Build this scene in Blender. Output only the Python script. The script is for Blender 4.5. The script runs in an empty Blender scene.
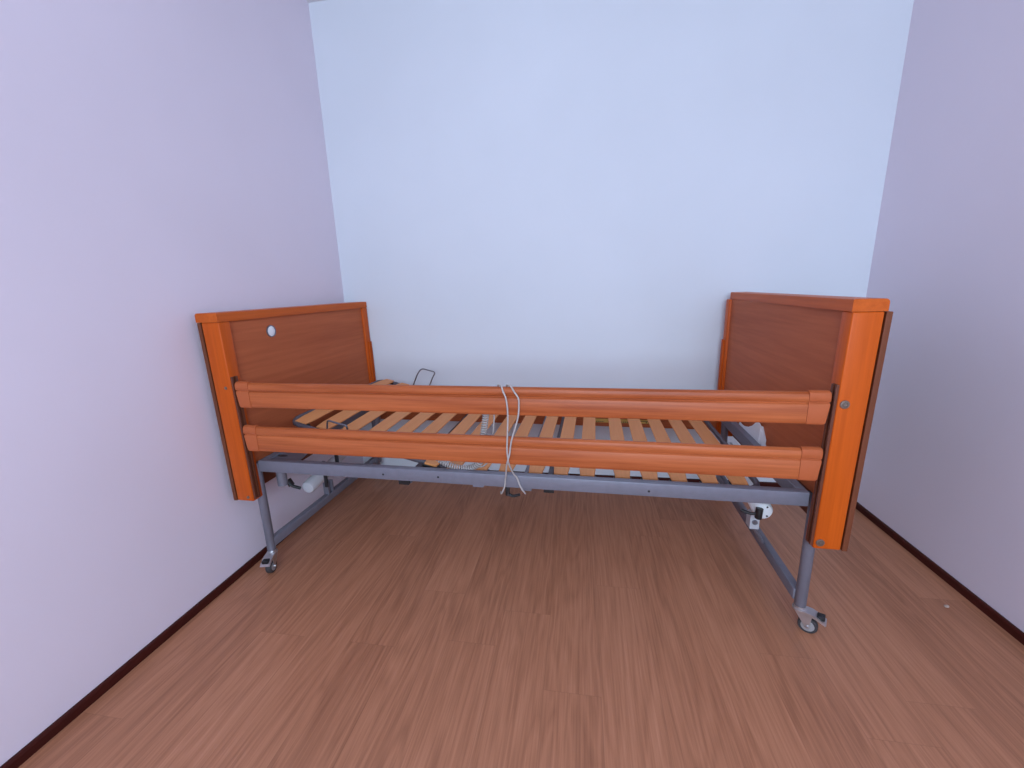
import bpy, bmesh, math, random
from math import sin, cos, pi, radians as R_
from mathutils import Vector, Matrix
random.seed(3)
POWER, DAY, EXPO = 109, (.62, .81, 1.0), 0.0
scene = bpy.context.scene
col = scene.collection

# ------------------------------------------------------------------ helpers
def link(name, bm, mat, parent=None, smooth=False):
    me = bpy.data.meshes.new(name)
    bmesh.ops.recalc_face_normals(bm, faces=bm.faces[:])
    bm.to_mesh(me); bm.free()
    mats = mat if isinstance(mat, (list, tuple)) else [mat]
    for m in mats: me.materials.append(m)
    for p in me.polygons: p.use_smooth = smooth
    o = bpy.data.objects.new(name, me); col.objects.link(o)
    if parent: o.parent = parent
    return o

def smooth_by_angle(o, ang=40):
    me = o.data
    for p in me.polygons: p.use_smooth = True
    bm = bmesh.new(); bm.from_mesh(me)
    for e in bm.edges:
        if len(e.link_faces) == 2 and e.calc_face_angle(0) > R_(ang): e.smooth = False
    bm.to_mesh(me); bm.free()
    return o

def box(bm, x0, x1, y0, y1, z0, z1, bev=0.0, seg=2, mi=0):
    b = bmesh.new()
    r = bmesh.ops.create_cube(b, size=1)
    bmesh.ops.scale(b, vec=(x1-x0, y1-y0, z1-z0), verts=b.verts)
    bmesh.ops.translate(b, vec=((x0+x1)/2, (y0+y1)/2, (z0+z1)/2), verts=b.verts)
    if bev > 0:
        bmesh.ops.bevel(b, geom=b.edges[:], offset=bev, segments=seg, profile=0.5, affect='EDGES')
    for f in b.faces: f.material_index = mi
    merge(bm, b)

def merge(bm, b, M=None):
    if M is not None: bmesh.ops.transform(b, matrix=M, verts=b.verts)
    vm = {v: bm.verts.new(v.co) for v in b.verts}
    for f in b.faces:
        nf = bm.faces.new([vm[v] for v in f.verts]); nf.material_index = f.material_index
    b.free()

def prism(bm, prof, axis, a0, a1, mi=0):
    """closed 2-D outline swept straight along an axis; prof in the two other axes"""
    def P(p, a):
        if axis == 'x': return (a, p[0], p[1])
        if axis == 'y': return (p[0], a, p[1])
        return (p[0], p[1], a)
    A = [bm.verts.new(P(p, a0)) for p in prof]; B = [bm.verts.new(P(p, a1)) for p in prof]
    n = len(prof)
    fs = [bm.faces.new(A[::-1]), bm.faces.new(B)]
    for i in range(n): fs.append(bm.faces.new([A[i], A[(i+1) % n], B[(i+1) % n], B[i]]))
    for f in fs: f.material_index = mi

def lathe(bm, prof, origin, axis, seg=24, mi=0):
    """prof = [(radius, distance along axis)]"""
    ax = Vector(axis).normalized()
    t = Vector((0, 0, 1)) if abs(ax.z) < .9 else Vector((1, 0, 0))
    e1 = ax.cross(t).normalized(); e2 = ax.cross(e1)
    O = Vector(origin); rings = []
    for r, d in prof:
        c = O + ax*d
        if r < 1e-6: rings.append([bm.verts.new(c)])
        else: rings.append([bm.verts.new(c + e1*r*cos(2*pi*i/seg) + e2*r*sin(2*pi*i/seg)) for i in range(seg)])
    for a, b in zip(rings, rings[1:]):
        for i in range(seg):
            j = (i+1) % seg
            if len(a) == 1 and len(b) == 1: continue
            if len(a) == 1: f = bm.faces.new([a[0], b[i], b[j]])
            elif len(b) == 1: f = bm.faces.new([a[i], b[0], a[j]])
            else: f = bm.faces.new([a[i], b[i], b[j], a[j]])
            f.material_index = mi
    for rg in (rings[0], rings[-1]):
        if len(rg) > 1: bm.faces.new(rg).material_index = mi

def spline(pts, n=8):
    P = [Vector(p) for p in pts]; out = []
    for i in range(len(P)-1):
        p0 = P[max(i-1, 0)]; p1 = P[i]; p2 = P[i+1]; p3 = P[min(i+2, len(P)-1)]
        for k in range(n):
            t = k/n
            out.append(.5*((2*p1) + (p2-p0)*t + (2*p0-5*p1+4*p2-p3)*t*t + (3*p1-p0-3*p2+p3)*t**3))
    out.append(P[-1]); return out

def tube(bm, pts, rx, ry=None, seg=10, mi=0, up=(0, 0, 1)):
    ry = rx if ry is None else ry
    P = [Vector(p) for p in pts]; n = len(P)
    T = [(P[min(i+1, n-1)]-P[max(i-1, 0)]).normalized() for i in range(n)]
    N = Vector(up)
    if abs(N.dot(T[0])) > .95: N = Vector((1, 0, 0))
    N = (N - T[0]*N.dot(T[0])).normalized(); rings = []
    for i in range(n):
        N = (N - T[i]*N.dot(T[i]))
        N = N.normalized() if N.length > 1e-6 else Vector((0, 1, 0))
        B = T[i].cross(N)
        rings.append([bm.verts.new(P[i] + B*rx*cos(2*pi*k/seg) + N*ry*sin(2*pi*k/seg)) for k in range(seg)])
    for a, b in zip(rings, rings[1:]):
        for k in range(seg):
            f = bm.faces.new([a[k], a[(k+1) % seg], b[(k+1) % seg], b[k]]); f.material_index = mi; f.smooth = True
    bm.faces.new(rings[0][::-1]).material_index = mi; bm.faces.new(rings[-1]).material_index = mi

def corner_path(pts, rad, n=6):
    """polyline with rounded corners"""
    P = [Vector(p) for p in pts]; out = [P[0]]
    for i in range(1, len(P)-1):
        a = (P[i-1]-P[i]).normalized(); b = (P[i+1]-P[i]).normalized()
        r = min(rad, (P[i-1]-P[i]).length*.45, (P[i+1]-P[i]).length*.45)
        s, e = P[i]+a*r, P[i]+b*r
        for k in range(n+1):
            t = k/n
            out.append(s*(1-t)**2 + P[i]*2*t*(1-t) + e*t*t)
    out.append(P[-1]); return out

# ------------------------------------------------------------------ materials
def newmat(name):
    m = bpy.data.materials.new(name); m.use_nodes = True
    nt = m.node_tree; nt.nodes.clear()
    out = nt.nodes.new('ShaderNodeOutputMaterial'); b = nt.nodes.new('ShaderNodeBsdfPrincipled')
    nt.links.new(b.outputs[0], out.inputs[0])
    return m, nt, b
def N(nt, t, **kw):
    n = nt.nodes.new(t)
    for k, v in kw.items(): setattr(n, k, v)
    return n
def ramp(nt, stops):
    r = N(nt, 'ShaderNodeValToRGB'); e = r.color_ramp.elements
    while len(e) < len(stops): e.new(.5)
    for k, (p, c) in zip(e, stops): k.position = p; k.color = (*c, 1)
    return r
def srgb(r, g, b):
    f = lambda c: (c/255/12.92 if c/255 <= .04045 else ((c/255+.055)/1.055)**2.4)
    return (f(r), f(g), f(b))

def plain(name, c, rough=.5, metal=0.0, spec=.5, noise=.06, scale=40, bump=0):
    m, nt, b = newmat(name)
    tc = N(nt, 'ShaderNodeTexCoord'); no = N(nt, 'ShaderNodeTexNoise'); no.inputs['Scale'].default_value = scale
    nt.links.new(tc.outputs['Object'], no.inputs['Vector'])
    r = ramp(nt, [(.3, tuple(x*(1-noise) for x in c)), (.7, tuple(min(1, x*(1+noise)) for x in c))])
    nt.links.new(no.outputs['Fac'], r.inputs[0]); nt.links.new(r.outputs[0], b.inputs['Base Color'])
    b.inputs['Roughness'].default_value = rough; b.inputs['Metallic'].default_value = metal
    b.inputs['Specular IOR Level'].default_value = spec
    if bump:
        bp = N(nt, 'ShaderNodeBump'); bp.inputs['Strength'].default_value = bump; bp.inputs['Distance'].default_value = .001
        nt.links.new(no.outputs['Fac'], bp.inputs['Height']); nt.links.new(bp.outputs[0], b.inputs['Normal'])
    return m

def wood(name, light, dark, axis, rough=.35, fine=90, coat=0.0, contrast=1.0, spec=.3):
    """straight grain running along one object axis"""
    m, nt, b = newmat(name)
    tc = N(nt, 'ShaderNodeTexCoord'); mp = N(nt, 'ShaderNodeMapping')
    s = [fine, fine, fine]; s['xyz'.index(axis)] = fine*.035
    mp.inputs['Scale'].default_value = s
    nt.links.new(tc.outputs['Object'], mp.inputs['Vector'])
    n1 = N(nt, 'ShaderNodeTexNoise'); n1.inputs['Scale'].default_value = 1.0; n1.inputs['Detail'].default_value = 5; n1.inputs['Roughness'].default_value = .65
    nt.links.new(mp.outputs[0], n1.inputs['Vector'])
    mp2 = N(nt, 'ShaderNodeMapping'); s2 = [9, 9, 9]; s2['xyz'.index(axis)] = .8
    mp2.inputs['Scale'].default_value = s2; nt.links.new(tc.outputs['Object'], mp2.inputs['Vector'])
    n2 = N(nt, 'ShaderNodeTexNoise'); n2.inputs['Scale'].default_value = 1.0; n2.inputs['Detail'].default_value = 2; n2.inputs['Distortion'].default_value = .6
    nt.links.new(mp2.outputs[0], n2.inputs['Vector'])
    mx = N(nt, 'ShaderNodeMix'); mx.inputs[0].default_value = .4
    nt.links.new(n1.outputs['Fac'], mx.inputs[2]); nt.links.new(n2.outputs['Fac'], mx.inputs[3])
    w = .22/contrast
    r = ramp(nt, [(max(0, .5-w), dark), (min(1, .5+w), light)])
    nt.links.new(mx.outputs[0], r.inputs[0]); nt.links.new(r.outputs[0], b.inputs['Base Color'])
    b.inputs['Roughness'].default_value = rough
    b.inputs['Specular IOR Level'].default_value = spec
    b.inputs['Coat Weight'].default_value = coat; b.inputs['Coat Roughness'].default_value = .2
    bp = N(nt, 'ShaderNodeBump'); bp.inputs['Strength'].default_value = .08; bp.inputs['Distance'].default_value = .001
    nt.links.new(n1.outputs['Fac'], bp.inputs['Height']); nt.links.new(bp.outputs[0], b.inputs['Normal'])
    return m

def wallmat(name, c):
    m, nt, b = newmat(name)
    tc = N(nt, 'ShaderNodeTexCoord'); mp = N(nt, 'ShaderNodeMapping'); mp.inputs['Scale'].default_value = (1, 1, .35)
    nt.links.new(tc.outputs['Object'], mp.inputs['Vector'])
    n1 = N(nt, 'ShaderNodeTexNoise'); n1.inputs['Scale'].default_value = 160; n1.inputs['Detail'].default_value = 3
    n2 = N(nt, 'ShaderNodeTexNoise'); n2.inputs['Scale'].default_value = 1.3; n2.inputs['Detail'].default_value = 3
    nt.links.new(mp.outputs[0], n1.inputs['Vector']); nt.links.new(tc.outputs['Object'], n2.inputs['Vector'])
    r = ramp(nt, [(.3, tuple(x*.97 for x in c)), (.7, tuple(min(1, x*1.02) for x in c))])
    nt.links.new(n2.outputs['Fac'], r.inputs[0]); nt.links.new(r.outputs[0], b.inputs['Base Color'])
    b.inputs['Roughness'].default_value = .75; b.inputs['Specular IOR Level'].default_value = .25
    bp = N(nt, 'ShaderNodeBump'); bp.inputs['Strength'].default_value = .12; bp.inputs['Distance'].default_value = .0012
    nt.links.new(n1.outputs['Fac'], bp.inputs['Height']); nt.links.new(bp.outputs[0], b.inputs['Normal'])
    return m

def floormat():
    m, nt, b = newmat('laminate_floor')
    L = nt.links.new
    def math_(op, a, bb=None):
        n = N(nt, 'ShaderNodeMath', operation=op)
        for i, v in enumerate((a, bb)):
            if v is None: continue
            if isinstance(v, (int, float)): n.inputs[i].default_value = v
            else: L(v, n.inputs[i])
        return n.outputs[0]
    tc = N(nt, 'ShaderNodeTexCoord'); sp = N(nt, 'ShaderNodeSeparateXYZ'); L(tc.outputs['Object'], sp.inputs[0])
    W, LEN = .166, 1.29
    xs = math_('DIVIDE', math_('ADD', sp.outputs[0], 10.06), W)
    row = math_('FLOOR', xs); fx = math_('FRACT', xs)
    wn = N(nt, 'ShaderNodeTexWhiteNoise', noise_dimensions='1D'); L(row, wn.inputs['W'])
    ys = math_('ADD', math_('DIVIDE', math_('ADD', sp.outputs[1], 10), LEN), math_('MULTIPLY', wn.outputs['Value'], 7.3))
    cl = math_('FLOOR', ys); fy = math_('FRACT', ys)
    cb = N(nt, 'ShaderNodeCombineXYZ'); L(row, cb.inputs[0]); L(cl, cb.inputs[1])
    idn = N(nt, 'ShaderNodeTexWhiteNoise', noise_dimensions='2D'); L(cb.outputs[0], idn.inputs['Vector'])
    pid = idn.outputs['Value']
    # grain coordinates, shifted per plank
    off = N(nt, 'ShaderNodeCombineXYZ'); L(math_('MULTIPLY', pid, 31.7), off.inputs[0]); L(math_('MULTIPLY', pid, 57.1), off.inputs[1])
    add = N(nt, 'ShaderNodeVectorMath', operation='ADD'); L(tc.outputs['Object'], add.inputs[0]); L(off.outputs[0], add.inputs[1])
    def noise(scale3, detail=4, rough=.6, dist=0):
        mp = N(nt, 'ShaderNodeMapping'); mp.inputs['Scale'].default_value = scale3; L(add.outputs[0], mp.inputs[0])
        n = N(nt, 'ShaderNodeTexNoise'); n.inputs['Scale'].default_value = 1; n.inputs['Detail'].default_value = detail
        n.inputs['Roughness'].default_value = rough; n.inputs['Distortion'].default_value = dist
        L(mp.outputs[0], n.inputs['Vector']); return n.outputs['Fac']
    fine = noise((170, 4.0, 1), 4, .7)
    mid = noise((42, 1.6, 1), 3, .6, .3)
    big = noise((8.5, .75, 1), 2, .5, .8)
    # cathedral figure: contour lines of the broad noise
    ring = math_('ABSOLUTE', math_('SUBTRACT', math_('FRACT', math_('MULTIPLY', big, 9.0)), .5))
    g = math_('ADD', math_('ADD', math_('MULTIPLY', fine, .46), math_('MULTIPLY', mid, .26)), math_('ADD', math_('MULTIPLY', ring, .20), math_('MULTIPLY', pid, .08)))
    r = ramp(nt, [(.26, FL[0]), (.47, FL[1]), (.68, FL[2])])
    L(g, r.inputs[0])
    # seams
    ex = math_('MULTIPLY', math_('MINIMUM', fx, math_('SUBTRACT', 1, fx)), W)
    ey = math_('MULTIPLY', math_('MINIMUM', fy, math_('SUBTRACT', 1, fy)), LEN)
    e = math_('MINIMUM', ex, ey)
    seam = N(nt, 'ShaderNodeMapRange'); seam.inputs['From Min'].default_value = .0003; seam.inputs['From Max'].default_value = .0016
    seam.inputs['To Min'].default_value = .85; seam.inputs['To Max'].default_value = 1
    L(e, seam.inputs[0])
    mul = N(nt, 'ShaderNodeMix', data_type='RGBA', blend_type='MULTIPLY'); mul.inputs[0].default_value = 1
    L(r.outputs[0], mul.inputs[6]); L(seam.outputs[0], mul.inputs[7])
    L(mul.outputs[2], b.inputs['Base Color'])
    b.inputs['Roughness'].default_value = .42; b.inputs['Specular IOR Level'].default_value = .4
    bp = N(nt, 'ShaderNodeBump'); bp.inputs['Strength'].default_value = .12; bp.inputs['Distance'].default_value = .0008
    L(math_('ADD', fine, seam.outputs[0]), bp.inputs['Height']); L(bp.outputs[0], b.inputs['Normal'])
    return m
FL = [(.27, .103, .053), (.445, .185, .098), (.565, .25, .142)]

M = dict(
    wall=wallmat('wall_paint', (.735, .755, .81)),
    side_tint=wallmat('side_wall_light_tint', (.82, .735, .82)),  # side walls: lilac cast of the room light put into their colour
    frontwall=wallmat('low_bounce_front_wall', (.36, .29, .30)),  # unseen wall behind the camera, darkened to cut the bounced fill light
    ceiling=wallmat('ceiling_paint', (.80, .79, .81)),
    floor=floormat(),
    baseboard=wood('dark_red_baseboard', (.075, .014, .010), (.040, .008, .006), 'y', .5, spec=.12),
    baseboard_x=wood('dark_red_baseboard_across', (.075, .014, .010), (.040, .008, .006), 'x', .5, spec=.12),
    post=wood('orange_varnished_beech', (.66, .116, .010), (.47, .074, .006), 'z', .40, 80, .04, 1.2, .16),
    cap=wood('orange_varnished_beech_cap', (.62, .124, .016), (.44, .076, .009), 'y', .40, 80, .04, 1.2, .16),
    panel=wood('beech_veneer_panel', (.54, .145, .056), (.38, .092, .034), 'y', .5, 55, 0, 1.2, .14),
    edge=wood('brown_cover_edge', (.20, .056, .022), (.12, .032, .012), 'z', .55),
    rail=wood('beech_decor_rail', (.54, .140, .043), (.32, .066, .017), 'x', .40, 80, 0, 1.5, .28),
    railcap=plain('rail_end_plastic', (.46, .110, .036), .5, spec=.25, noise=.03),
    slat=wood('birch_slat', (.84, .355, .130), (.68, .255, .082), 'y', .5, 70),
    frame=plain('silver_grey_paint', (.20, .195, .235), .45, .25, noise=.04),
    darkframe=plain('dark_grey_paint', (.11, .10, .12), .5, .2, noise=.06),
    chrome=plain('zinc_plate', (.62, .61, .62), .28, .9, noise=.08),
    black=plain('black_plastic', (.012, .011, .012), .45),
    tyre=plain('grey_tyre', (.045, .042, .045), .6),
    hub=plain('grey_wheel_hub', (.42, .42, .43), .4, .4),
    white=plain('white_plastic', (.88, .88, .90), .4, noise=.02),
    lightgrey=plain('light_grey_plastic', (.50, .50, .53), .45, noise=.02),
    cable=plain('grey_cable_sheath', (.46, .41, .39), .5, noise=.04),
    label=plain('yellow_paper_label', (.75, .50, .12), .6, noise=.04),
    wire=plain('steel_wire', (.22, .22, .25), .35, .8),
    track=plain('brown_track', (.13, .034, .014), .45),
    bolt=plain('bronze_bolt', (.26, .20, .16), .4, .7),
    chip=plain('pale_wood_chip', (.55, .40, .33), .7),
)

# ------------------------------------------------------------------ measures
D, LX, RX, FRONT, H = 2.352, -1.4118, 1.397, -2.30, 2.62
def structure(o): o['kind'] = 'structure'; return o
def slab(name, mat, *a):
    bm = bmesh.new(); box(bm, *a); return structure(link(name, bm, mat))

slab('floor', M['floor'], LX-.1, RX+.1, FRONT-.1, D+.1, -.08, 0)
slab('ceiling', M['ceiling'], LX-.1, RX+.1, FRONT-.1, D+.1, H, H+.08)
slab('wall_back', M['wall'], LX-.1, RX+.1, D, D+.1, 0, H)
slab('wall_left', M['side_tint'], LX-.1, LX, FRONT-.1, D, 0, H)
slab('wall_right', M['side_tint'], RX, RX+.1, FRONT-.1, D, 0, H)
WX0, WX1, WZ0, WZ1 = WIN = (-.75, 1.25, .95, 2.52)
bm = bmesh.new()
box(bm, LX, WX0, FRONT-.1, FRONT, 0, H); box(bm, WX1, RX, FRONT-.1, FRONT, 0, H)
box(bm, WX0, WX1, FRONT-.1, FRONT, 0, WZ0); box(bm, WX0, WX1, FRONT-.1, FRONT, WZ1, H)
structure(link('wall_front', bm, M['frontwall']))
bm = bmesh.new()
for a in ((WX0, WX0+.05, WZ0, WZ1), (WX1-.05, WX1, WZ0, WZ1), (WX0+.05, WX1-.05, WZ0, WZ0+.05), (WX0+.05, WX1-.05, WZ1-.05, WZ1), ((WX0+WX1)/2-.03, (WX0+WX1)/2+.03, WZ0+.05, WZ1-.05)):
    box(bm, a[0], a[1], FRONT-.08, FRONT-.03, a[2], a[3], .004)
structure(link('window_1', bm, M['white']))
BH, BT = .030, .012
def board(name, mat, axis, sgn, a0, a1, at):
    bm = bmesh.new()
    prof = [(0, 0), (BT, 0), (BT, BH-.006), (BT-.004, BH), (0, BH)]
    if axis == 'y': prism(bm, [(at+sgn*p, q) for p, q in prof], 'y', a0, a1)
    else: prism(bm, [(at+sgn*p, q) for p, q in prof], 'x', a0, a1)
    return structure(link(name, bm, mat))
board('baseboard_left', M['baseboard'], 'y', 1, FRONT, D, LX)
board('baseboard_right', M['baseboard'], 'y', -1, FRONT, D, RX)
board('baseboard_back', M['baseboard_x'], 'x', -1, LX+BT, RX-BT, D)

# ------------------------------------------------------------------ the bed (u along, v towards the wall, z up)
LB, WB = 2.18, 1.034
CU, CV = 1.09, .517
bed = bpy.data.objects.new('care_bed', None); col.objects.link(bed)
TH = -.0303
bxy = Vector((-1.3767, 1.3136)) + Vector((CU*cos(TH)-CV*sin(TH), CU*sin(TH)+CV*cos(TH)))
bed.location = (bxy.x, bxy.y, 0); bed.rotation_euler = (0, 0, TH)
bed['label'] = 'orange wooden adjustable care bed with bare slatted base standing against the back wall'
bed['category'] = 'bed'
OFF = Matrix.Translation((-CU, -CV, 0))
def part(name, bm, mat, parent=None, smooth=0, label=None):
    bmesh.ops.transform(bm, matrix=OFF, verts=bm.verts)
    o = link(name, bm, mat, parent or bed)
    if smooth: smooth_by_angle(o, smooth)
    if label: o['label'] = label
    return o
def dup(o, parent, off=(0, 0, 0)):
    c = o.copy(); col.objects.link(c); c.parent = parent
    c.location = o.location + Vector(off)
    return c

ZT, ZC, ZB = 1.0897, 1.0565, .3472
PW, PO, PD = .0745, .0191, .050           # post width, cover thickness, post depth

def end_board(name, mir, label):
    """one end board: cap, two posts, veneered panel, outer cover board"""
    X = (lambda a, b: (a, b)) if not mir else (lambda a, b: (LB-b, LB-a))
    # the outer cover board is the mesh of the end board itself
    bm = bmesh.new(); a, b = X(.0, PO-.004); box(bm, a, b, .0, WB, ZB, ZC-.001, .0015)
    root = part(name, bm, M['edge'], label=label)
    # cap rail with rounded outer top edge
    bm = bmesh.new()
    w = PO+PW; r = .010
    prof = [(0, ZC), (0, ZT-r)] + [(r-r*cos(t), ZT-r+r*sin(t)) for t in [pi/2*k/5 for k in range(1, 6)]] + [(w-.004, ZT), (w-.001, ZT-.001), (w, ZT-.004), (w, ZC)]
    prof = [(p if not mir else LB-p, q) for p, q in prof]
    if mir: prof = [(p-.004 if p > LB-w/2 else p+.005, q) for p, q in prof]
    prism(bm, prof, 'y', -.002, WB+.0005)
    part('cap_rail', bm, M['cap'], root, smooth=35)
    # posts
    for v0, v1 in ((0, PD), (WB-PD, WB)):
        bm = bmesh.new(); a, b = X(PO, PO+PW)
        box(bm, a, b, v0, v1, ZB+.002, ZC-.0006, .004, 3)
        p = part('post', bm, M['post'], root, smooth=30)
    # panel set back from the posts
    bm = bmesh.new(); a, b = X(PO, PO+PW-.011); box(bm, a, b, PD-.002, WB-PD+.002, .49, ZC-.0004)
    part('panel', bm, M['panel'], root)
    # guide track for the side rails on the inner side of each post
    for v in (.004, WB-.030):
        bm = bmesh.new(); ua, ub, uc = PO+PW-.001, PO+PW+.0015, PO+PW+.0075
        pr = [(ua, v), (uc, v), (uc, v+.007), (ub, v+.007), (ub, v+.017), (uc, v+.017), (uc, v+.026), (ua, v+.026)]
        prism(bm, [((LB-p if mir else p), q) for p, q in pr], 'z', .358, .853)
        part('rail_track', bm, M['track'] if v < .5 else M['post'], root)
    lean(root, mir)
    return root
def lean(root, mir):
    """the photographed boards stand a little out of square"""
    for o in [root]+list(root.children):
        if mir and o.name.startswith('cap_rail'): continue
        for p in o.data.vertices:
            z = p.co.z-.35; v = (p.co.y+CV)/WB
            if z < .02: p.co.z -= .010 if mir else .003
            p.co.x += (.013*z*(1-v)-.013*v) if mir else -(.009*z+.009*v)
head = end_board('headboard', False, 'left end board with a round white plug in its panel')
foot = end_board('footboard', True, 'right end board')
# round plug in the head panel
bm = bmesh.new(); lathe(bm, [(0, .004), (.018, .004), (.0215, .002), (.0215, -.004)], (PO+PW-.019, .256, .998), (1, 0, 0), 28)
part('panel_plug', bm, M['white'], head, smooth=40, label='round white plug')
bm = bmesh.new(); lathe(bm, [(.0215, .0005), (.0215, .0045), (.0245, .0045), (.0255, .0005)], (PO+PW-.019, .256, .998), (1, 0, 0), 28)
part('plug_ring', bm, M['wire'], head, smooth=40)
def bolt(parent, u, z, r=.0085):
    bm = bmesh.new(); lathe(bm, [(0, -.0035), (r*.45, -.0035), (r*.5, -.0015), (r*.55, -.0035), (r*.9, -.003), (r, -.0015), (r, .002)], (u, 0, z), (0, 1, 0), 20)
    part('bolt', bm, M['bolt'], parent, smooth=40)
bolt(head, .066, .812, .006); bolt(head, .072, .3635, .006)
bolt(foot, 2.110, .799, .0125); bolt(foot, 2.103, .3605, .0120)

# side rails ---------------------------------------------------------------
def rail_profile(v0, z0, h, t=.026, g=0.0):
    zt = z0+h+g; zb = z0-g; v1 = v0+t+g; v0 -= g; zg = z0+h*.66
    pts = [(v0+.006, zb), (v0+.0025, zb+.0015), (v0+.001, zb+.004), (v0, zb+.010), (v0, zg-.006), (v0+.0015, zg-.003), (v0+.0055, zg-.0005), (v0+.0055, zg+.002),
           (v0+.0015, zg+.004), (v0-.0005, zg+.008), (v0-.0005, zt-.013), (v0+.002, zt-.0055), (v0+.007, zt-.0015), (v0+.012, zt)]
    back = [(v1-.010, zt), (v1-.003, zt-.004), (v1, zt-.012), (v1, zb+.006), (v1-.004, zb)]
    return pts+back
RL0, RL1 = .1034, 2.0763
def side_rail(v0, z0, h, label, flip=False):
    F = (lambda pr: [(2*v0+.026-p, q) for p, q in pr]) if flip else (lambda pr: pr)
    bm = bmesh.new(); prism(bm, F(rail_profile(v0, z0, h-.0035)), 'x', RL0+.0555, RL1-.0555)
    root = part('side_rail', bm, M['rail'], smooth=32, label=label)
    for a, b, s in ((RL0, RL0+.055, -1), (RL1-.055, RL1, 1)):
        bm = bmesh.new(); pr = F(rail_profile(v0, z0, h, g=.0012)); cz = z0+h/2
        # tapered, rounded outer end
        secs = [(b, 1.0), (a+.006, 1.0), (a+.002, .97), (a, .90)] if s < 0 else [(a, 1.0), (b-.006, 1.0), (b-.002, .97), (b, .90)]
        cv = sum(p for p, q in pr)/len(pr); rings = []
        for u, k in secs:
            kz = 1-(1-k)*.35
            rings.append([bm.verts.new((u - s*.010*max(0, (cz-q)/h+.1)*(1 if abs(u-(a if s < 0 else b)) < .02 else 0), cv+(p-cv)*k, cz+(q-cz)*kz)) for p, q in pr])
        n = len(pr)
        for r1, r2 in zip(rings, rings[1:]):
            for i in range(n): bm.faces.new([r1[i], r1[(i+1) % n], r2[(i+1) % n], r2[i]])
        bm.faces.new(rings[0]); bm.faces.new(rings[-1])
        part('rail_end_cap', bm, M['railcap'], root, smooth=32)
    return root
side_rail(.0030, .7362, .0982, 'upper raised rail on the front side')
side_rail(.0030, .5609, .1016, 'lower raised rail on the front side')
side_rail(WB-.030, .4700, .0982, 'upper lowered rail on the wall side', True)
low = side_rail(WB-.030, .3650, .0990, 'lower lowered rail on the wall side', True)
# yellow label strip on the wall-side rail, with dark printed bars
bm = bmesh.new(); box(bm, 1.425, 1.735, WB-.0325, WB-.0305, .390, .411, mi=0)
for k in range(26):
    if k % 6 in (4, 5): continue
    u = 1.437+k*.0112; box(bm, u, u+.006, WB-.0331, WB-.0324, .3925, .398, mi=1)
box(bm, 1.62, 1.72, WB-.0331, WB-.0324, .402, .405, mi=1)
part('label_strip', bm, [M['label'], M['black']], low, label='yellow label strip')

# fixed under-frame ----------------------------------------------------------
FU0, FU1, FV, FZ0, FZ1 = .1067, 2.0769, .0394, .4571, .5045
def frame_side(v0, v1, front):
    bm = bmesh.new(); box(bm, FU0, FU1, v0, v1, FZ0, FZ1, .003, 2)
    o = part('frame_side_rail', bm, M['frame'], smooth=30)
    if front:
        for u, z in ((.648, .4785), (.866, .481), (1.603, .476)):
            bm = bmesh.new(); lathe(bm, [(0, -.0006), (.0038, -.0006), (.0045, .001)], (u, v0, z), (0, 1, 0), 14)
            part('screw_hole', bm, M['black'], o)
        bm = bmesh.new(); box(bm, .995, 1.035, v0+.002, v0+.012, FZ0-.007, FZ0+.003, .001)
        part('weld_tab', bm, M['frame'], o)
    return o
frame_side(FV, FV+.030, True); frame_side(WB-FV-.030, WB-FV, False)
def cross(name, u0, u1, z0, z1, mat, v0=.070, v1=WB-.070):
    bm = bmesh.new(); box(bm, u0, u1, v0, v1, z0, z1, .002); return part(name, bm, M[mat])
cross('cross_member', FU0, FU0+.030, FZ0, FZ1, 'frame'); cross('cross_member', FU1-.027, FU1, FZ0, FZ1, 'frame')
for u0, u1 in ((.079, FU0+.012), (FU1-.012, 2.104)):
    for v0, v1 in ((.071, .092), (WB-.092, WB-.071)):
        bm = bmesh.new(); box(bm, u0, u1, v0, v1, .458, .487, .002); part('leg_bracket', bm, M['darkframe'])
cross('cross_member', 1.165, 1.205, .432, .462, 'frame', .069, WB-.069)
cross('cross_member', 1.255, 1.275, .440, .462, 'darkframe', .069, WB-.069)
cross('cross_member', .720, .745, .434, .460, 'darkframe', .069, WB-.069)
# black end blocks showing below the front rail
for u0, u1, z0 in ((.698, .740, .432), (1.250, 1.287, .437)):
    bm = bmesh.new(); box(bm, u0, u1, .056, .086, z0, FZ0+.001, .002); part('end_block', bm, M['black'])
# corner gusset plates with a slot and lifting-pole sockets at the head end
for v0, v1, s in ((.069, .175, 1), (WB-.175, WB-.069, -1)):
    va, vb = (v0, v1) if s > 0 else (v1, v0)
    bm = bmesh.new()
    prism(bm, [(FU0+.03, va), (.262, va), (.235, vb), (FU0+.03, vb)], 'z', .490, .4965)
    g = part('corner_plate', bm, M['frame'])
    vm = va+s*.045
    bm = bmesh.new(); prism(bm, [(.158+.024*cos(t), vm+.008*sin(t)) for t in [2*pi*k/20 for k in range(20)]], 'z', .4962, .4972)
    part('slot', bm, M['black'], g)
    bm = bmesh.new(); lathe(bm, [(.0165, .0), (.0195, .0), (.0195, .092), (.0165, .092)], (.132, .120 if s > 0 else WB-.120, .362), (0, 0, 1), 24)
    part('pole_socket', bm, M['frame'], smooth=40)

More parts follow.
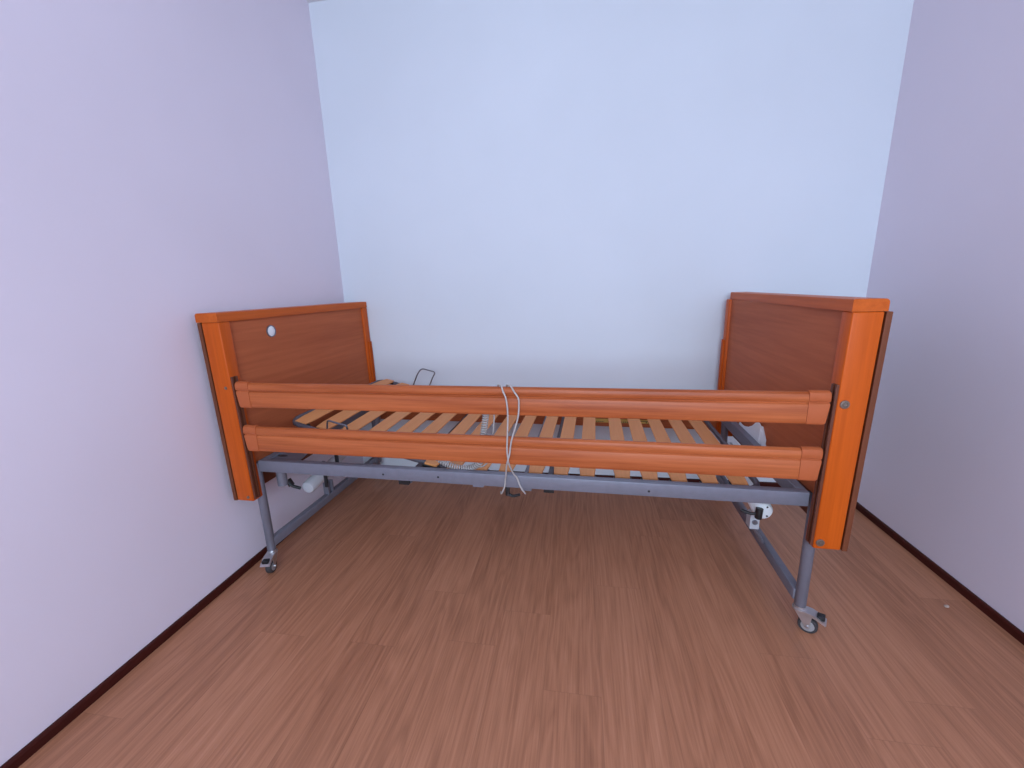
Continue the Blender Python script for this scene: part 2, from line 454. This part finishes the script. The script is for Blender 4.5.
# legs and castors -------------------------------------------------------------
leg_mesh = None
LU = (.079, 2.104); LV = (.058, WB-.058)
for u in LU:
    for v in LV:
        bm = bmesh.new(); lathe(bm, [(0, .088), (.0160, .088), (.0172, .0895), (.0172, .488), (0, .488)], (u, v, 0), (0, 0, 1), 24)
        part('leg', bm, M['frame'], smooth=40)
    bm = bmesh.new(); w = .013
    ub = u+(.006 if u < 1 else -.010)
    box(bm, ub-w, ub+w, LV[0]+.004, LV[1]-.004, .104, .144, .003); part('lower_bar', bm, M['frame'], smooth=30)
def castor(u, v, ang, label=None):
    """swivel castor; the wheel trails towards ang, brake pedal opposite-top"""
    T = Matrix.Translation((u, v, 0)) @ Matrix.Rotation(ang, 4, 'Z')
    def P(name, bm, mat, parent=None, sm=40):
        bmesh.ops.transform(bm, matrix=T, verts=bm.verts); return part(name, bm, mat, parent, smooth=sm)
    bm = bmesh.new()
    # fork: two cheeks folded down from a crown
    ch = [(-.012, .074), (.032, .074), (.036, .064), (.032, .030), (.028, .022), (.021, .027), (-.004, .062)]
    ys = (-.0165, -.0138, .0138, .0165)
    V = [[bm.verts.new((x, y, z)) for x, z in ch] for y in ys]
    top = [[bm.verts.new((x, y, .0705)) for x in (-.0112, .0389)] for y in ys[1:3]]
    n = len(ch)
    bm.faces.new(V[0]); bm.faces.new(V[3])
    for k in (0, 2):
        for i in range(n):
            j = (i+1) % n
            if i == 0: continue
            bm.faces.new([V[k][i], V[k][j], V[k+1][j], V[k+1][i]])
    bm.faces.new([V[0][0], V[0][1], V[3][1], V[3][0]])
    for k in (1, 2): bm.faces.new(V[k])
    bm.faces.new([V[1][0], V[2][0], V[2][1], V[1][1]])
    for q in top:
        for v_ in q: bm.verts.remove(v_)
    root = P('castor', bm, M['chrome'])
    bm = bmesh.new(); lathe(bm, [(0, .0735), (.0205, .0735), (.0215, .076), (.0205, .080), (.0165, .082), (.0165, .0885), (0, .0885)], (0, 0, 0), (0, 0, 1), 24)
    P('swivel_head', bm, M['chrome'], root)
    bm = bmesh.new(); c = (.028, 0, .0282)
    lathe(bm, [(.020, -.0115), (.0250, -.0115), (.0275, -.009), (.0282, 0), (.0275, .009), (.0250, .0115), (.020, .0115)], c, (0, 1, 0), 28)
    w = P('wheel', bm, M['tyre'], root)
    bm = bmesh.new(); lathe(bm, [(0, -.0125), (.006, -.0125), (.008, -.0118), (.0185, -.0121), (.0198, -.0110), (.0198, .0110), (.0185, .0121), (.008, .0118), (.006, .0125), (0, .0125)], c, (0, 1, 0), 24)
    bmesh.ops.transform(bm, matrix=T, verts=bm.verts); part('wheel_hub', bm, M['hub'], root, smooth=40)
    bm = bmesh.new(); lathe(bm, [(0, -.0205), (.0045, -.0205), (.0055, -.018), (.0055, .018), (.0045, .0205), (0, .0205)], c, (0, 1, 0), 12)
    P('axle', bm, M['chrome'], root)
    bm = bmesh.new(); prism(bm, [(-.004, .0735), (.022, .0725), (.046, .066), (.066, .0575), (.073, .0555), (.075, .0590), (.068, .0645), (.050, .0735), (.034, .079), (-.004, .080)], 'y', -.019, .019)
    P('brake_pedal', bm, M['chrome'], root)
    bm = bmesh.new(); box(bm, .048, .070, -.013, .013, .066, .0790, .003); P('pedal_pad', bm, M['black'], root)
castor(LU[0], LV[0], R_(286)); castor(LU[1], LV[0], R_(-28)); castor(LU[0], LV[1], R_(200)); castor(LU[1], LV[1], R_(20))

# slatted base -------------------------------------------------------------------
ZS, UH, SL = .490, .88, .23                   # slat top, back-rest hinge, slope
SV0, SV1, SB0 = .106, .930, .145
def slat_bm(SV0=SV0):
    bm = bmesh.new(); n = 14; w = .0295; th = .008; ring = []
    for k in range(n+1):
        t = k/n; v = SV0+(SV1-SV0)*t; ww = w
        e = min(t, 1-t)*(SV1-SV0)
        if e < .012: ww = w-.005*(1-e/.012)**2
        z = .010*(1-(2*t-1)**2)               # sprung camber
        b = .002
        ring.append([bm.verts.new(p) for p in ((-ww, v, z-th+b), (-ww+b, v, z-th), (ww-b, v, z-th), (ww, v, z-th+b), (ww, v, z-b), (ww-b, v, z), (-ww+b, v, z), (-ww, v, z-b))])
    for a, b in zip(ring, ring[1:]):
        for i in range(8): bm.faces.new([a[i], a[(i+1) % 8], b[(i+1) % 8], b[i]])
    bm.faces.new(ring[0]); bm.faces.new(ring[-1])
    return bm
def make_slat(v0):
    bm = slat_bm(v0); bmesh.ops.translate(bm, vec=(0, -CV, 0), verts=bm.verts)
    o = link('slat', bm, M['slat'], bed); smooth_by_angle(o, 30)
    for v in (v0-.004, SV1-.022):
        hb = bmesh.new(); box(hb, -.031, .031, v, v+.026, -.0195, -.0085, .002)
        bmesh.ops.translate(hb, vec=(0, -CV, 0), verts=hb.verts)
        link('slat_holder', hb, M['black'], o)
    return o
for v0, us, tilt in ((SV0, (.900, 1.008, 1.103, 1.215, 1.307, 1.401, 1.523, 1.616, 1.711, 1.809, 1.902), 0), (SB0, (.241, .335, .428, .523, .617, .708), 1), (.098, (.816,), 1)):
    first = make_slat(v0)
    for k, u in enumerate(us):
        if k == 0: s = first
        else:
            s = first.copy(); col.objects.link(s); s.parent = bed
            for h0 in list(first.children):
                h = h0.copy(); col.objects.link(h); h.parent = s
        s.location = (u-CU, 0, ZS + (SL*(UH-u) if tilt else 0)); s.rotation_euler = (0, math.atan(SL) if tilt else 0, 0)

def bz(u): return ZS + SL*(UH-u)
# back-rest frame: U-shaped flat tube with rounded corners
bm = bmesh.new(); z = -.024
tube(bm, corner_path([(UH, SB0-.006, ZS+z), (.190, SB0-.006, bz(.190)-.013), (.190, SV1-.008, bz(.190)-.013), (UH, SV1-.008, ZS+z)], .07, 8), .010, .011, 10)
part('backrest_frame', bm, M['darkframe'], smooth=50)
for v in (SV0+.008, SV1-.008):
    bm = bmesh.new(); tube(bm, [(.885, v, ZS+z), (1.46, v, ZS+z)], .010, .011, 10)
    part('seat_frame', bm, M['darkframe'], smooth=50)
bm = bmesh.new()
tube(bm, corner_path([(1.475, SV0+.008, ZS+z), (1.975, SV0+.008, ZS+z), (1.975, SV1-.008, ZS+z), (1.475, SV1-.008, ZS+z)], .075, 8), .010, .011, 10)
part('legrest_frame', bm, M['darkframe'], smooth=50)
# levers that carry the back-rest
for v in (SV0+.012, SV1-.012):
    bm = bmesh.new(); tube(bm, [(.585, v, .452), (.585, v, bz(.585)-.030)], .012, .005, 8); tube(bm, [(.54, v, .462), (.585, v, .492)], .005, .005, 8)
    part('lift_lever', bm, M['darkframe'], smooth=40)
    bm = bmesh.new(); box(bm, .398, .412, v-.004, v+.004, .455, bz(.40)-.033, .001)
    part('lift_lever', bm, M['black'])
# wire mattress stops
def stop(u0, v, lean, h=.062, w=.088, sk=0):
    bm = bmesh.new(); a = SL*w
    p = [(u0, v, bz(u0)-.012), (u0+.012+sk*.6, v+lean*.6, bz(u0)+h*.7), (u0+.020+sk, v+lean, bz(u0)+h), (u0+w+.012+sk, v+lean, bz(u0)+h-a), (u0+w+.010+sk*.6, v+lean*.6, bz(u0)+h*.68-a), (u0+w, v, bz(u0+w)-.012)]
    tube(bm, corner_path(p, .018, 6), .0038, .0038, 8)
    part('mattress_stop', bm, M['wire'], smooth=50)
stop(.378, .925, .01, .100, .092, .042); stop(.372, .125, -.012, .052)
# drives below the slats ----------------------------------------------------------
bm = bmesh.new(); box(bm, .90, 1.20, .46, .57, .395, .455, .012, 3); lathe(bm, [(.022, 0), (.024, .01), (.024, .28), (.018, .30)], (.92, .515, .42), (-1, 0, .05), 20)
d = part('drive_motor', bm, M['darkframe'], smooth=40, label='dark grey drive motor')
bm = bmesh.new(); lathe(bm, [(.022, 0), (.024, .01), (.024, .34), (.018, .36)], (1.18, .515, .42), (1, 0, .02), 20)
part('drive_tube', bm, M['black'], d, smooth=40)
def height_motor(disc, axis, length, r, mat, bar_u, s):
    ax = Vector(axis).normalized(); O = Vector(disc)
    bm = bmesh.new(); lathe(bm, [(0, -.004), (r*.55, -.004), (r*.86, -.001), (r, .008), (r, length*.45), (r*.8, length*.5), (r*.62, length*.52), (r*.62, length), (0, length)], O, ax, 28)
    m = part('height_motor', bm, M[mat], smooth=40, label='%s cylindrical height motor' % ('white' if mat == 'white' else 'pale grey'))
    return m, O, ax
# right: white motor with black plug, clevis to the lower bar
m, O, ax = height_motor((2.031, .232, .325), (.05, 1, .10), .52, .034, 'white', LU[1], 1)
bm = bmesh.new(); tube(bm, spline([(O.x-.018, O.y-.014, O.z+.020), (O.x-.020, O.y-.016, O.z), (O.x-.020, O.y-.014, O.z-.018)], 5), .013, .012, 10); tube(bm, spline([(O.x-.012, O.y-.014, O.z), (O.x-.045, O.y-.012, O.z-.004), (O.x-.075, O.y, O.z+.002)], 6), .0055, .0055, 8)
part('motor_plug', bm, M['black'], m, smooth=50)
for du, dz in ((.010, .021), (.012, -.015)):
    bm = bmesh.new(); lathe(bm, [(0, -.0058), (.0035, -.0058), (.0035, .002)], (O.x+du, O.y, O.z+dz), (0, 1, 0), 10)
    part('motor_screw', bm, M['black'], m)
bm = bmesh.new()
prism(bm, [(2.003, .234), (2.035, .234), (2.035, .286), (2.028, .296), (2.010, .296), (2.003, .286)], 'y', .262, .302)
cl = part('motor_clevis', bm, M['lightgrey'])
bm = bmesh.new(); lathe(bm, [(0, -.004), (.009, -.004), (.010, .0), (.010, .004)], (2.019, .262, .262), (0, 1, 0), 16)
part('clevis_bolt', bm, M['wire'], cl, smooth=40)
bm = bmesh.new(); tube(bm, [(2.078, .33, .14), (2.022, .285, .236)], .012, .006, 8); part('clevis_arm', bm, M['frame'])
# left: pale grey motor, cable and strap
m, O, ax = height_motor((.170, .215, .302), (-.05, 1, .10), .50, .030, 'lightgrey', LU[0], -1)
bm = bmesh.new(); tube(bm, spline([(O.x-.020, O.y-.02, O.z+.006), (O.x-.055, O.y-.03, O.z+.022), (O.x-.068, O.y-.03, O.z+.040)], 6), .007, .007, 8); tube(bm, [(O.x-.054, O.y-.03, O.z+.022), (O.x-.070, O.y-.03, O.z+.05)], .014, .012, 10)
part('motor_plug', bm, M['black'], m, smooth=50)
bm = bmesh.new(); box(bm, .268, .283, .2, .207, .318, .44, .001); part('motor_strap', bm, M['black'])
for v in (.44, .475):
    bm = bmesh.new(); box(bm, .07, .098, v, v+.012, .138, .205, .002); part('motor_clevis', bm, M['frame'])
# white notched hook plate fixed to the foot panel, with a flange bent to the side
bm = bmesh.new()
prof = [(.705, .470), (.706, .509), (.692, .515), (.664, .512), (.639, .515), (.593, .527), (.550, .547), (.522, .569), (.500, .579), (.482, .582), (.467, .577), (.471, .470)]
prism(bm, [(p, q) for p, q in prof], 'x', 2.0795, 2.0822)
a = [bm.verts.new(p) for p in ((2.0796, .468, .575), (2.0796, .472, .470), (2.0962, .405, .470), (2.0962, .415, .512), (2.0962, .468, .568))]
b = [bm.verts.new(v.co + Vector((.001, .004, 0))) for v in a]
bm.faces.new(a); bm.faces.new(b[::-1])
for k in range(5): bm.faces.new([a[k], a[(k+1) % 5], b[(k+1) % 5], b[k]])
box(bm, 2.0820, 2.0962, .520, .680, .474, .500)
part('hook_plate', bm, M['white'], label='white notched hook plate')
# black hook under the front rail that holds the cable
bm = bmesh.new(); box(bm, 1.113, 1.128, .050, .062, .418, .460, .002); tube(bm, spline([(1.12, .056, .424), (1.14, .053, .419), (1.165, .052, .426)], 5), .006, .005, 8)
part('cable_hook', bm, M['black'], smooth=50)

# ------------------------------------------------------------------ control cable hung over the rail
cab = bpy.data.objects.new('control_cable', None); col.objects.link(cab)
cab.location = bed.location; cab.rotation_euler = bed.rotation_euler
cab['label'] = 'grey control cable, coiled in part, looped over the upper front rail of the bed'
cab['category'] = 'cable'
def cpart(name, bm):
    bmesh.ops.transform(bm, matrix=OFF, verts=bm.verts)
    return link(name, bm, M['cable'], cab, smooth=True)
R = .0029
zt = .7362+.0982-.0037
bm = bmesh.new()
tube(bm, spline([(1.095, .046, .752), (1.100, .042, .785), (1.104, .034, zt-.004), (1.112, .022, zt+.0042), (1.122, .010, zt+.003), (1.131, -.0025, zt-.014), (1.139, -.0065, .800), (1.143, -.006, .770), (1.1435, -.005, .730), (1.140, -.0045, .671), (1.138, -.005, .640), (1.137, -.005, .618), (1.139, -.005, .585), (1.141, .004, .560), (1.151, .026, .517), (1.160, .0345, .500), (1.170, .0350, .471), (1.180, .0355, .452), (1.187, .045, .436), (1.183, .055, .432)], 6), R, R, 8)
cpart('cord', bm)
bm = bmesh.new()
tube(bm, spline([(1.128, .046, .752), (1.130, .042, .785), (1.134, .034, zt-.004), (1.142, .022, zt+.0042), (1.154, .010, zt+.003), (1.167, -.0025, zt-.012), (1.180, -.0065, .800), (1.182, -.006, .780), (1.177, -.005, .732), (1.156, -.0045, .662), (1.150, -.005, .636), (1.146, -.0065, .607), (1.139, -.0115, .580), (1.132, .002, .556), (1.122, .028, .505), (1.118, .0350, .488), (1.116, .0350, .468), (1.110, .0355, .450), (1.100, .045, .429), (1.096, .055, .431)], 6), R, R, 8)
cpart('cord', bm)
def coil(pts, r, pitch, wire):
    P = spline(pts, 40); out = []; acc = 0; ref = Vector((0, 1, 0))
    P2 = []
    for a, b in zip(P, P[1:]):                      # resample finely
        n = max(1, int((b-a).length/(pitch/10)))
        P2 += [a.lerp(b, k/n) for k in range(n)]
    P2.append(P[-1]); d = 0
    for i, p in enumerate(P2):
        if i: d += (p-P2[i-1]).length
        t = (P2[min(i+1, len(P2)-1)]-P2[max(i-1, 0)]).normalized()
        n1 = (ref - t*ref.dot(t)).normalized(); n2 = t.cross(n1); ph = 2*pi*d/pitch
        out.append(p + n1*r*cos(ph) + n2*r*sin(ph))
    bm = bmesh.new(); tube(bm, out, wire, wire, 6); return bm
cpart('coil', coil([(1.060, .040, .800), (1.054, .060, .752), (1.049, .066, .712), (1.043, .066, .675), (1.036, .067, .637), (1.030, .070, .580), (1.018, .076, .534), (.993, .078, .513), (.961, .078, .5035), (.923, .078, .5055), (.885, .078, .519), (.860, .079, .533), (.838, .082, .552), (.80, .10, .560)], .0098, .0092, .0029))
bm = bmesh.new(); tube(bm, spline([(1.100, .042, .790), (1.084, .060, .745), (1.079, .066, .700), (1.072, .070, .650), (1.056, .080, .580), (1.044, .088, .532), (1.02, .092, .508), (.99, .094, .507)], 6), R, R, 8)
cpart('cord', bm)

# small pale chip lying on the floor
bm = bmesh.new(); b2 = bmesh.new(); bmesh.ops.create_icosphere(b2, subdivisions=2, radius=1)
for v in b2.verts: v.co *= random.uniform(.8, 1.1)
bmesh.ops.scale(b2, vec=(.010, .007, .003), verts=b2.verts); bmesh.ops.translate(b2, vec=(0, 0, .0027), verts=b2.verts); merge(bm, b2)
chip = link('wood_chip', bm, M['chip'], smooth=True); chip.location = (1.285, 1.469, 0); chip.rotation_euler = (0, 0, .5)
chip['label'] = 'tiny pale chip lying on the floor by the right baseboard'; chip['category'] = 'chip'

# ------------------------------------------------------------------ light
w = bpy.data.worlds.new('World'); scene.world = w; w.use_nodes = True
w.node_tree.nodes['Background'].inputs[0].default_value = (.55, .70, 1, 1); w.node_tree.nodes['Background'].inputs[1].default_value = .6
def area(name, loc, rot, sx, sy, power, color, spread=pi):
    l = bpy.data.lights.new(name, 'AREA'); l.shape = 'RECTANGLE'; l.size = sx; l.size_y = sy; l.energy = power; l.color = color; l.spread = spread
    o = bpy.data.objects.new(name, l); col.objects.link(o); o.location = loc; o.rotation_euler = rot; return o
area('window_daylight', ((WX0+WX1)/2, FRONT-.02, (WZ0+WZ1)/2), (R_(90), 0, 0), WX1-WX0-.1, WZ1-WZ0-.1, POWER, DAY)

# ------------------------------------------------------------------ camera
f, pitch, yaw, roll, hc = 413.2577, -.2303, .1683, -.0312, 1.1483
fwd = Vector((-sin(yaw)*cos(pitch), cos(yaw)*cos(pitch), sin(pitch))); rt = Vector((cos(yaw), sin(yaw), 0)); up = rt.cross(fwd)
r2 = rt*cos(roll)+up*sin(roll); u2 = up*cos(roll)-rt*sin(roll)
cd = bpy.data.cameras.new('Camera'); cam = bpy.data.objects.new('Camera', cd); col.objects.link(cam)
cam.matrix_world = Matrix(((r2.x, u2.x, -fwd.x, 0), (r2.y, u2.y, -fwd.y, 0), (r2.z, u2.z, -fwd.z, hc), (0, 0, 0, 1)))
cd.sensor_width = 36; cd.lens = f/1024*36; cd.clip_start = .02
scene.camera = cam
scene.view_settings.view_transform = 'Standard'; scene.view_settings.look = 'None'
scene.view_settings.gamma = 1; scene.view_settings.use_curve_mapping = False
scene.view_settings.exposure = EXPO
